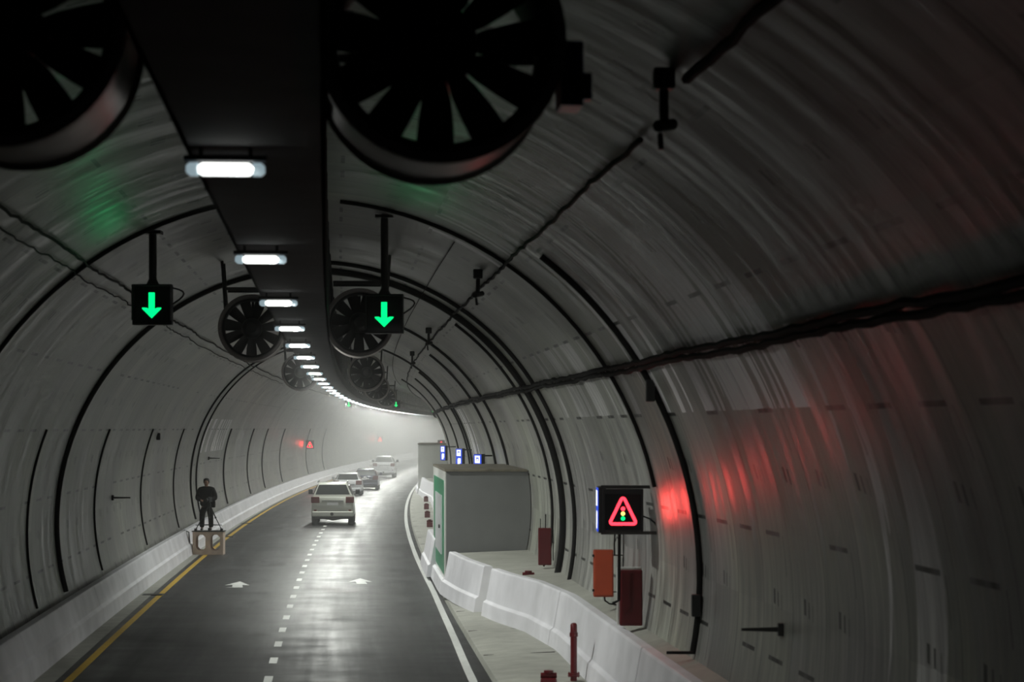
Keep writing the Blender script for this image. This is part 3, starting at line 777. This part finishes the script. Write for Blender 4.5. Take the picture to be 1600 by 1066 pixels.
# ------------------------------------------------------------------ hanging cameras, wall brackets
def hang_cam(ang, y, label):
    p = wallpt(ang, y, 0); t = thing('surveillance_camera', p, 0, label, 'camera', 'small cameras along the right cable run')
    MB().box((-.02, 0, -.10), (.16, .16, .16)).build('mount_box', M_black, t, bevel=.02)
    MB().tube([(-.02, 0, -.16), (-.02, 0, -.44)], .035, 8).build('stem', M_black, t)
    MB().tube([(-.07, -.10, -.46), (.05, .10, -.42)], .045, 10).build('camera_body', M_black, t)
    MB().tube([(-.05, 0, -.5), (-.04, 0, -.62)], .02, 8).build('lead', M_black, t)
for y, s in ((17.0, 'nearest and largest, a black blur'), (38.5, 'second in the row, beside the crossing cables'), (60.8, 'third in the row'), (79.6, 'fourth and smallest in the row')):
    hang_cam(31.6, y, 'small black camera hanging from the ceiling, ' + s)
def bracket(ang, y, ln, label):
    a = wallpt(ang, y, 0); sg = -1 if ang > 0 else 1; t = thing('wall_bracket', a, 0, label, 'bracket', 'tube brackets on the walls')
    MB().tube([(sg*.02, 0, 0), (sg*ln, 0, 0)], .028, 10, rs=[.030, .016]).build('tube', M_steel, t, smooth=True)
    MB().box((sg*.03, 0, 0), (.06, .12, .14)).build('wall_plate', M_steel, t)
bracket(92.3, 26.0, .47, 'short grey horizontal tube bracket low on the near right wall')
bracket(-88., 61.5, .50, 'short grey horizontal tube bracket low on the left wall')
bracket(-82., 98, .5, 'small far tube bracket on the left wall just right of the camera operator')
o = MB().box((0, 0, 0), (.12, .14, .22)).build('sensor_box', M_black, bevel=.02); o.location = wallpt(-71, 72, .05); tag(o, 'small black sensor box on the left wall, left of the camera operator', 'sensor')

# ------------------------------------------------------------------ plywood crate, tripod, camera operator
CY = 80.3; CR = -3.78
t = thing('plywood_crate', at(CR, CY, 0), 0, 'light plywood crate with two long oval holes, standing by the left barrier', 'crate')
Wc, Hc, Dc = 1.06, .80, .62
def holed_panel(y0, y1):
    # panel in xz with two octagonal holes built by hand
    b = MB(); th = y1-y0
    for cx in (-.25, .25):
        out = [(cx-.25-.03*(cx < 0), 0), (cx+.25+.03*(cx > 0), 0), (cx+.25+.03*(cx > 0), Hc), (cx-.25-.03*(cx < 0), Hc)]
        oc = []
        hw, z0, z1, c = .165, .16, .70, .09
        for x, z in ((cx-hw, z0+c), (cx-hw+c, z0), (cx+hw-c, z0), (cx+hw, z0+c), (cx+hw, z1-c), (cx+hw-c, z1), (cx-hw+c, z1), (cx-hw, z1-c)): oc.append((x, z))
        vs = [(x, y0, z) for x, z in out]+[(x, y0, z) for x, z in oc]+[(x, y1, z) for x, z in out]+[(x, y1, z) for x, z in oc]
        fs = []
        for off in (0, 12):
            fs += [(off+0, off+4, off+5), (off+0, off+5, off+6, off+1), (off+1, off+6, off+7), (off+1, off+7, off+8, off+2), (off+2, off+8, off+9), (off+2, off+9, off+10, off+3), (off+3, off+10, off+11), (off+3, off+11, off+4, off+0)]
        for i in range(8): fs.append((4+i, 4+(i+1) % 8, 16+(i+1) % 8, 16+i))
        for i in range(4): fs.append((i, 12+i, 12+(i+1) % 4, (i+1) % 4))
        b.add(vs, fs)
    return b
holed_panel(-Dc/2, -Dc/2+.02).build('front_panel', M_ply, t)
holed_panel(Dc/2-.02, Dc/2).build('back_panel', M_ply, t)
for s in (-1, 1): MB().box((s*(Wc/2-.01), 0, Hc/2), (.02, Dc-.04, Hc)).build('side_panel', M_ply, t)
MB().box((0, 0, .012), (Wc-.04, Dc-.04, .02)).build('bottom_panel', M_ply, t)
MB().box((0, 0, Hc+.015), (Wc+.06, Dc+.06, .03)).build('top_mat', M_black, t, bevel=.006)
CT = Hc+.03
t = thing('metal_stake', at(CR-.62, CY-.05, 0), 0, 'thin dark stake leaning between the crate and the left barrier', 'stake')
MB().tube([(0, 0, 0), (-.04, 0, .35), (-.08, 0, .78), (-.25, 0, .85)], .02, 6).build('rod', M_black, t)

t = thing('camera_tripod', at(CR, CY, CT), 0, 'black video tripod with spreader standing on the plywood crate', 'tripod')
hd = Vector((.04, -.18, .92))
feet = [(-.44, -.16, 0), (.46, -.16, 0), (-.02, .27, 0)]
for fx in feet:
    f_ = Vector(fx); mid = hd.lerp(f_, .5)
    l = MB().tube([hd+Vector((f_.x*.06, 0, -.04)), mid], .022, 8).tube([mid, f_+Vector((0, 0, .05))], .016, 8).tube([mid-Vector((0, 0, .03)), mid+Vector((0, 0, .03))], .034, 8).build('leg', M_black, t, smooth=True)
    MB().box(f_+Vector((0, 0, .04)), (.09, .11, .08)).build('foot', M_black, l)
MB().tube([Vector(feet[0])+Vector((0, 0, .2)), Vector(feet[1])+Vector((0, 0, .2))], .014, 6).tube([Vector(feet[0])+Vector((0, 0, .2)), Vector(feet[2])+Vector((0, 0, .2))], .014, 6).tube([Vector(feet[1])+Vector((0, 0, .2)), Vector(feet[2])+Vector((0, 0, .2))], .014, 6).build('spreader', M_black, t)
MB().lathe([(.0001, .82), (.05, .83), (.06, .91), (.045, .99), (.0001, .99)], 14, Matrix(((1, 0, 0, hd.x), (0, 0, 1, hd.y), (0, 1, 0, 0), (0, 0, 0, 1)))).build('tripod_head', M_black, t, smooth=True)
t = thing('video_camera', at(CR, CY, CT)+hd+Vector((0, -.04, .08)), 2.9, 'black video camera on the tripod in front of the camera operator', 'video camera')
MB().box((0, .0, .08), (.13, .30, .15)).build('body', M_black, t, bevel=.015)
MB().tube([(0, .15, .08), (0, .32, .08)], .045, 14).build('lens', M_black, t, smooth=True)
MB().tube([(0, -.10, .17), (0, .10, .17)], .014, 6).build('carry_handle', M_black, t)
MB().tube([(0, -.12, .14), (0, -.2, .16)], .025, 8).build('viewfinder', M_black, t)

def skin_obj(name, chains, m, parent, sub=2, root=None):
    """chains: list of lists of (x,y,z,r) ; shared points merge by position"""
    me = bpy.data.meshes.new(name); idx = {}; vs = []; rs = []; es = []
    def vid(p):
        k = (round(p[0], 4), round(p[1], 4), round(p[2], 4))
        if k not in idx: idx[k] = len(vs); vs.append(p[:3]); rs.append(p[3] if isinstance(p[3], tuple) else (p[3], p[3]))
        return idx[k]
    for ch in chains:
        q = [vid(p) for p in ch]
        for a, b in zip(q, q[1:]): es.append((a, b))
    me.from_pydata(vs, es, []); me.materials.append(m)
    ob = bpy.data.objects.new(name, me); COL.objects.link(ob); ob.parent = parent
    md = ob.modifiers.new('skin', 'SKIN'); md.use_smooth_shade = True; md.branch_smoothing = .3
    if not me.skin_vertices: me.attributes.new
    for i, sv in enumerate(me.skin_vertices[0].data):
        sv.radius = rs[i]; sv.use_root = (i == (root or 0))
    s = ob.modifiers.new('sub', 'SUBSURF'); s.levels = sub; s.render_levels = sub
    return ob
def make_person(loc, rz):
    t = thing('person', loc, rz, 'camera operator in dark clothes standing at a tripod on the plywood crate', 'person')
    # back towards the viewer (-y), facing +y; both hands forward on the tripod
    pel = (0, 0, .95, (.15, .12)); 
    sp = [pel, (0, .0, 1.12, (.145, .11)), (0, -.01, 1.30, (.165, .12)), (0, -.015, 1.44, (.14, .10)), (0, .0, 1.52, (.06, .06)), (.0, .02, 1.56, (.062, .065)), (0, .035, 1.62, (.082, .095)), (0, .03, 1.69, (.088, .10)), (0, .02, 1.77, (.065, .075))]
    body = [sp]
    hands = {}
    for s in (-1, 1):
        leg = [pel, (s*.10, 0, .86, .095), (s*.14, .01, .50, .062), (s*.145, -.02, .30, .055), (s*.15, -.03, .09, .04), (s*.155, .06, .035, (.04, .03)), (s*.16, .15, .025, (.035, .02))]
        sh = (0, -.015, 1.44, (.14, .10))
        arm = [sh, (s*.19, -.01, 1.44, .062), (s*.27, -.03, 1.20, .048), (s*.285, .03, 1.13, .042), (s*.20, .22, 1.08, .034), (s*.13, .33, 1.06, (.030, .024))]
        palm = arm[-1]
        arm += [(s*.105, .375, 1.055, (.038, .018))]
        body += [leg, arm]
        pc = Vector(arm[-1][:3])
        for k, (dx, dz, ln) in enumerate(((.028, .0, .065), (.010, .004, .075), (-.010, .002, .070), (-.028, -.004, .055))):
            a = pc+Vector((dx*.8, .02, dz)); b = a+Vector((-s*.012, ln*.55, -.008)); c = b+Vector((-s*.016, ln*.25, -.028))
            body.append([arm[-1], (*a, .010), (*b, .009), (*c, .008)])
        th = pc+Vector((-s*.035, -.01, .012)); th2 = th+Vector((-s*.022, .035, .006))
        body.append([arm[-1], (*th, .012), (*th2, .010)])
    bo = skin_obj('body', body, M_skin, t)
    # jacket
    J = [[(0, 0, .80, (.24, .17)), (0, 0, .98, (.25, .18)), (0, -.01, 1.15, (.25, .18)), (0, -.01, 1.32, (.27, .19)), (0, -.015, 1.44, (.24, .16)), (0, .01, 1.57, (.12, .11))]]
    for s in (-1, 1):
        J.append([(0, -.015, 1.44, (.24, .16)), (s*.22, -.01, 1.42, .11), (s*.30, -.03, 1.20, .095), (s*.315, .03, 1.12, .088), (s*.21, .22, 1.08, .070), (s*.15, .31, 1.06, .055)])
    skin_obj('jacket', J, M_jacket, t)
    P = [[(0, 0, .96, (.165, .135)), (0, 0, .90, (.165, .135))]]
    for s in (-1, 1):
        P.append([(0, 0, .90, (.165, .135)), (s*.11, 0, .80, .135), (s*.15, .01, .50, .105), (s*.155, -.02, .30, .095), (s*.16, -.03, .09, .088)])
    skin_obj('trousers', P, M_trousers, t)
    for s in (-1, 1):
        skin_obj('shoe', [[(s*.152, -.06, .05, (.045, .045)), (s*.155, .05, .045, (.048, .042)), (s*.16, .15, .035, (.045, .03))]], M_black, t)
    skin_obj('hair', [[(0, -.025, 1.60, (.085, .06)), (0, -.015, 1.69, (.12, .10)), (0, .0, 1.77, (.115, .11)), (0, .015, 1.83, (.07, .07))]], M_hair, t)
    # ears, nose, eyes, mouth on the far side of the head
    MB().lathe([(.0001, -.012), (.012, -.006), (.014, .0), (.012, .006), (.0001, .012)], 10, Matrix.Translation((.092, .04, 1.66))).lathe([(.0001, -.012), (.012, -.006), (.014, 0), (.012, .006), (.0001, .012)], 10, Matrix.Translation((-.092, .04, 1.66))).build('ear', M_skin, t)
    MB().add([(-.014, .128, 1.635), (.014, .128, 1.635), (0, .152, 1.64), (0, .126, 1.68)], [(0, 1, 2), (1, 3, 2), (0, 2, 3), (0, 3, 1)]).build('nose', M_skin, t)
    MB().box((-.03, .125, 1.675), (.022, .008, .010)).box((.03, .125, 1.675), (.022, .008, .010)).build('eyes', M_black, t)
    MB().box((0, .126, 1.605), (.045, .008, .008)).build('mouth', mat('lips', (.3, .1, .09), .5), t)
    # shoulder bag at the hip and strap
    MB().box((-.24, .06, .92), (.16, .14, .24)).build('waist_bag', M_jacket, t, bevel=.03)
    return t
make_person(at(CR-.10, CY+.14, CT), PI)

# ------------------------------------------------------------------ cars
def rrect(w, z0, z1, y, r=.08, n=3, tw=None):
    """rounded rectangle ring in xz at y; tw = top width"""
    tw = tw or w; pts = []
    cs = [(-w/2+r, z0+r, PI, 1.5*PI), (w/2-r, z0+r, 1.5*PI, 2*PI), (tw/2-r, z1-r, 0, PI/2), (-tw/2+r, z1-r, PI/2, PI)]
    for cx, cz, a0, a1 in cs:
        for k in range(n+1):
            a = a0+(a1-a0)*k/n; pts.append((cx+r*math.cos(a), y, cz+r*math.sin(a)))
    return pts
def make_car(kind, paint, label, loc, rz, L=4.95, Wd=1.96, H=1.94):
    t = thing('car', loc, rz, label, 'car', 'cars ahead in the tunnel')
    suv = kind == 'suv'
    belt = H*.70 if suv else H*.66
    z0 = .42 if suv else .30
    hood = H*.64 if suv else H*.60
    b = MB(); rings = []
    # rear face at y=0, nose at y=L
    tail = belt if suv else H*.70
    prof = [(0.0, z0+.10, tail-.10, .93), (.05, z0, tail-.02, .985), (.35, z0-.03, tail, 1.0), (L*.5, z0-.04, belt, 1.0), (L*.68, z0-.04, belt-.02, 1.0), (L*.74, z0-.03, hood+.02, .995), (L*.93, z0, hood-.08, .95), (L*.985, z0+.05, hood-.2, .88), (L, z0+.12, hood-.3, .80)]
    for y, a, c, w in prof: rings.append(rrect(Wd*w, a, c, y, .09, 4, tw=Wd*w*.955))
    b.loft(rings); b.build('lower_body', paint, t, smooth=True)
    # greenhouse: closed loft from rear to windscreen
    zb = belt-.06
    if suv: gp = [(.04, zb, zb+.07, .90, .86), (.26, zb, H-.07, .90, .67), (.42, zb, H-.01, .905, .66), (L*.30, zb, H, .91, .67), (L*.50, zb, H-.02, .91, .67), (L*.56, zb, H-.10, .91, .66), (L*.71, zb, zb+.06, .90, .84)]
    else: gp = [(.10, zb, zb+.05, .84, .80), (.62, zb, H-.08, .86, .66), (.95, zb, H-.01, .87, .66), (L*.38, zb, H, .88, .67), (L*.50, zb, H-.05, .88, .67), (L*.70, zb, zb+.05, .87, .82)]
    rings = [rrect(Wd*w, a, c, y, min(.07, (c-a)/2.2), 4, tw=Wd*tw) for y, a, c, w, tw in gp]
    MB().loft(rings).build('cabin', paint, t, smooth=True)
    # rear window following the rear slope
    (ya, _, ca, _, ta), (yb2, _, cb, _, tb) = gp[0], gp[1]
    lo, hi = (.06, .93) if suv else (.12, .95)
    def P(f, s, d=.012):
        y = ya+(yb2-ya)*f; z = ca+(cb-ca)*f; w = Wd*(ta+(tb-ta)*f)/2 - (.055 if suv else .04)
        n = Vector((0, -(cb-ca), (yb2-ya))).normalized()
        return Vector((s*w, y, z))+n*d
    q = [P(lo, -1), P(lo, 1), P(hi, 1), P(hi, -1)]; q2 = [P(lo, -1, -.02), P(lo, 1, -.02), P(hi, 1, -.02), P(hi, -1, -.02)]
    MB().add(q+q2, [(0, 1, 2, 3), (7, 6, 5, 4), (0, 4, 5, 1), (1, 5, 6, 2), (2, 6, 7, 3), (3, 7, 4, 0)]).build('rear_window', M_glass, t, bevel=.01)
    # side windows
    for s in (-1, 1):
        y0, y1 = gp[2][0]+.02, gp[-2][0]
        zc0, zc1 = belt+.03, H-.16
        x0 = Wd*.905/2+.004; x1 = Wd*.74/2+.004
        vs = [(s*x0, y0-.1, zc0), (s*x0, y1+.35, zc0), (s*x1, y1-.02, zc1), (s*x1, y0+.08, zc1)]
        vs2 = [(x-s*.03, y, z) for x, y, z in vs]
        MB().add(vs+vs2, [(0, 1, 2, 3), (7, 6, 5, 4), (0, 4, 5, 1), (1, 5, 6, 2), (2, 6, 7, 3), (3, 7, 4, 0)]).build('side_window', M_glass, t)
        m_ = MB().box((s*(Wd/2+.11), L*.60, belt+.09), (.20, .14, .22)).box((s*(Wd/2-.02), L*.60, belt+.0), (.16, .06, .05))
        m_.build('side_mirror', M_black if suv else paint, t, bevel=.03)
        # tail lamp wraps round the corner
        tz = belt-.20 if suv else tail-.20
        MB().box((s*(Wd/2-.215), .03, tz), (.37, .09, .28), taper=.92).box((s*(Wd/2-.045), .14, tz), (.07, .26, .26)).build('tail_lamp', M_tail, t, bevel=.02)
        if suv:
            MB().box((s*(Wd/2-.20), .005, z0+.26), (.12, .02, .07)).build('reflector', M_tail, t)
            MB().tube([(s*Wd*.34, gp[2][0], H-.01), (s*Wd*.34, gp[2][0]+.1, H+.035), (s*Wd*.34, L*.48, H+.035), (s*Wd*.34, L*.52, H-.02)], .018, 6).build('roof_rail', M_chrome, t)
    MB().box((0, .0, z0+.10), (Wd*.95, .14, .24)).build('rear_bumper', paint, t, bevel=.05)
    MB().box((0, .06, z0-.06), (Wd*.86, .2, .14)).build('bumper_valance', M_under, t, bevel=.03)
    MB().box((0, .012, z0+.225), (Wd*.70, .04, .03)).build('bumper_gap', M_under, t)
    MB().box((0, -.0, belt-.24), (Wd*.50, .06, .028)).build('tailgate_trim', M_chrome, t)
    MB().box((0, .0, belt-.38 if suv else belt-.2), (.50, .05, .12)).build('number_plate', M_plate, t, bevel=.005)
    if suv:
        MB().tube([(-.03, -.08, z0+.10), (-.03, .05, z0+.10)], .075, 16).build('tow_cover', M_under, t)
        MB().tube([(-Wd*.3, .9, z0-.05), (0, .9, .27), (Wd*.3, .9, z0-.05)], .09, 10).build('rear_axle', M_under, t)
    MB().box((0, L*.5, z0-.02), (Wd*.72, L*.82, .16)).build('underbody', M_under, t)
    R = .39 if suv else .33; tw = .27 if suv else .21
    for s in (-1, 1):
        for yy in (L*.20, L*.80):
            w = MB().lathe([(.0001, -tw/2+.02), (R*.62, -tw/2+.02), (R*.66, -tw/2), (R*.95, -tw/2), (R, -tw/2+.04), (R, tw/2-.04), (R*.95, tw/2), (R*.66, tw/2), (R*.62, tw/2-.02), (.0001, tw/2-.02)], 28,
                       Matrix.Translation((s*(Wd/2-tw/2-.02), yy, R)) @ Matrix.Rotation(PI/2, 4, 'Z')).build('wheel', M_rubber, t, smooth=True)
            MB().lathe([(.0001, 0), (R*.6, 0), (R*.6, .02), (.0001, .03)], 20, Matrix.Translation((s*(Wd/2-.03), yy, R)) @ Matrix.Rotation(-s*PI/2, 4, 'Z')).build('hubcap', M_chrome, w)
    return t
make_car('suv', M_carwhite, 'nearest white off-road wagon with dark rear window, seen from behind', at(.05, 104.2, 0), head(104))
make_car('sedan', M_carwhite2, 'white lower car half hidden behind the nearest white wagon', at(-.58, 150, 0), head(150), 4.7, 1.86, 1.50)
make_car('sedan', M_carblue, 'dark slate blue car between the two white ones', at(.10, 164, 0), head(164), 4.6, 1.84, 1.52)
make_car('suv', M_carwhite2, 'furthest white off-road wagon with glinting tailgate in the haze', at(-.10, 203.5, 0), head(203), 4.95, 1.96, 1.96)

# ------------------------------------------------------------------ haze
def haze(i, ya, yb_, dens):
    m = bpy.data.materials.new('tunnel_haze'); m.use_nodes = True; nt = m.node_tree
    nt.nodes.remove(nt.nodes['Principled BSDF'])
    vs = nd(nt, 'ShaderNodeVolumeScatter'); vs.inputs['Density'].default_value = dens; vs.inputs['Color'].default_value = (1, 1, 1, 1)
    vs.inputs['Anisotropy'].default_value = .15
    nt.links.new(vs.outputs[0], nt.nodes['Material Output'].inputs['Volume'])
    rings = []
    for y in yr(ya+.01, yb_-.01, 20):
        rings.append([wallpt(-180+360*k/32, y, -.6) for k in range(32)])
    o = MB().loft(rings).build('exhaust_haze', m)
    tag(o, 'grey dusty haze filling the tunnel, stretch from %d to %d m ahead' % (ya, yb_), 'haze', None, 'stuff')
for i, (a, b, d) in enumerate(HAZE): haze(i, a, b, d)
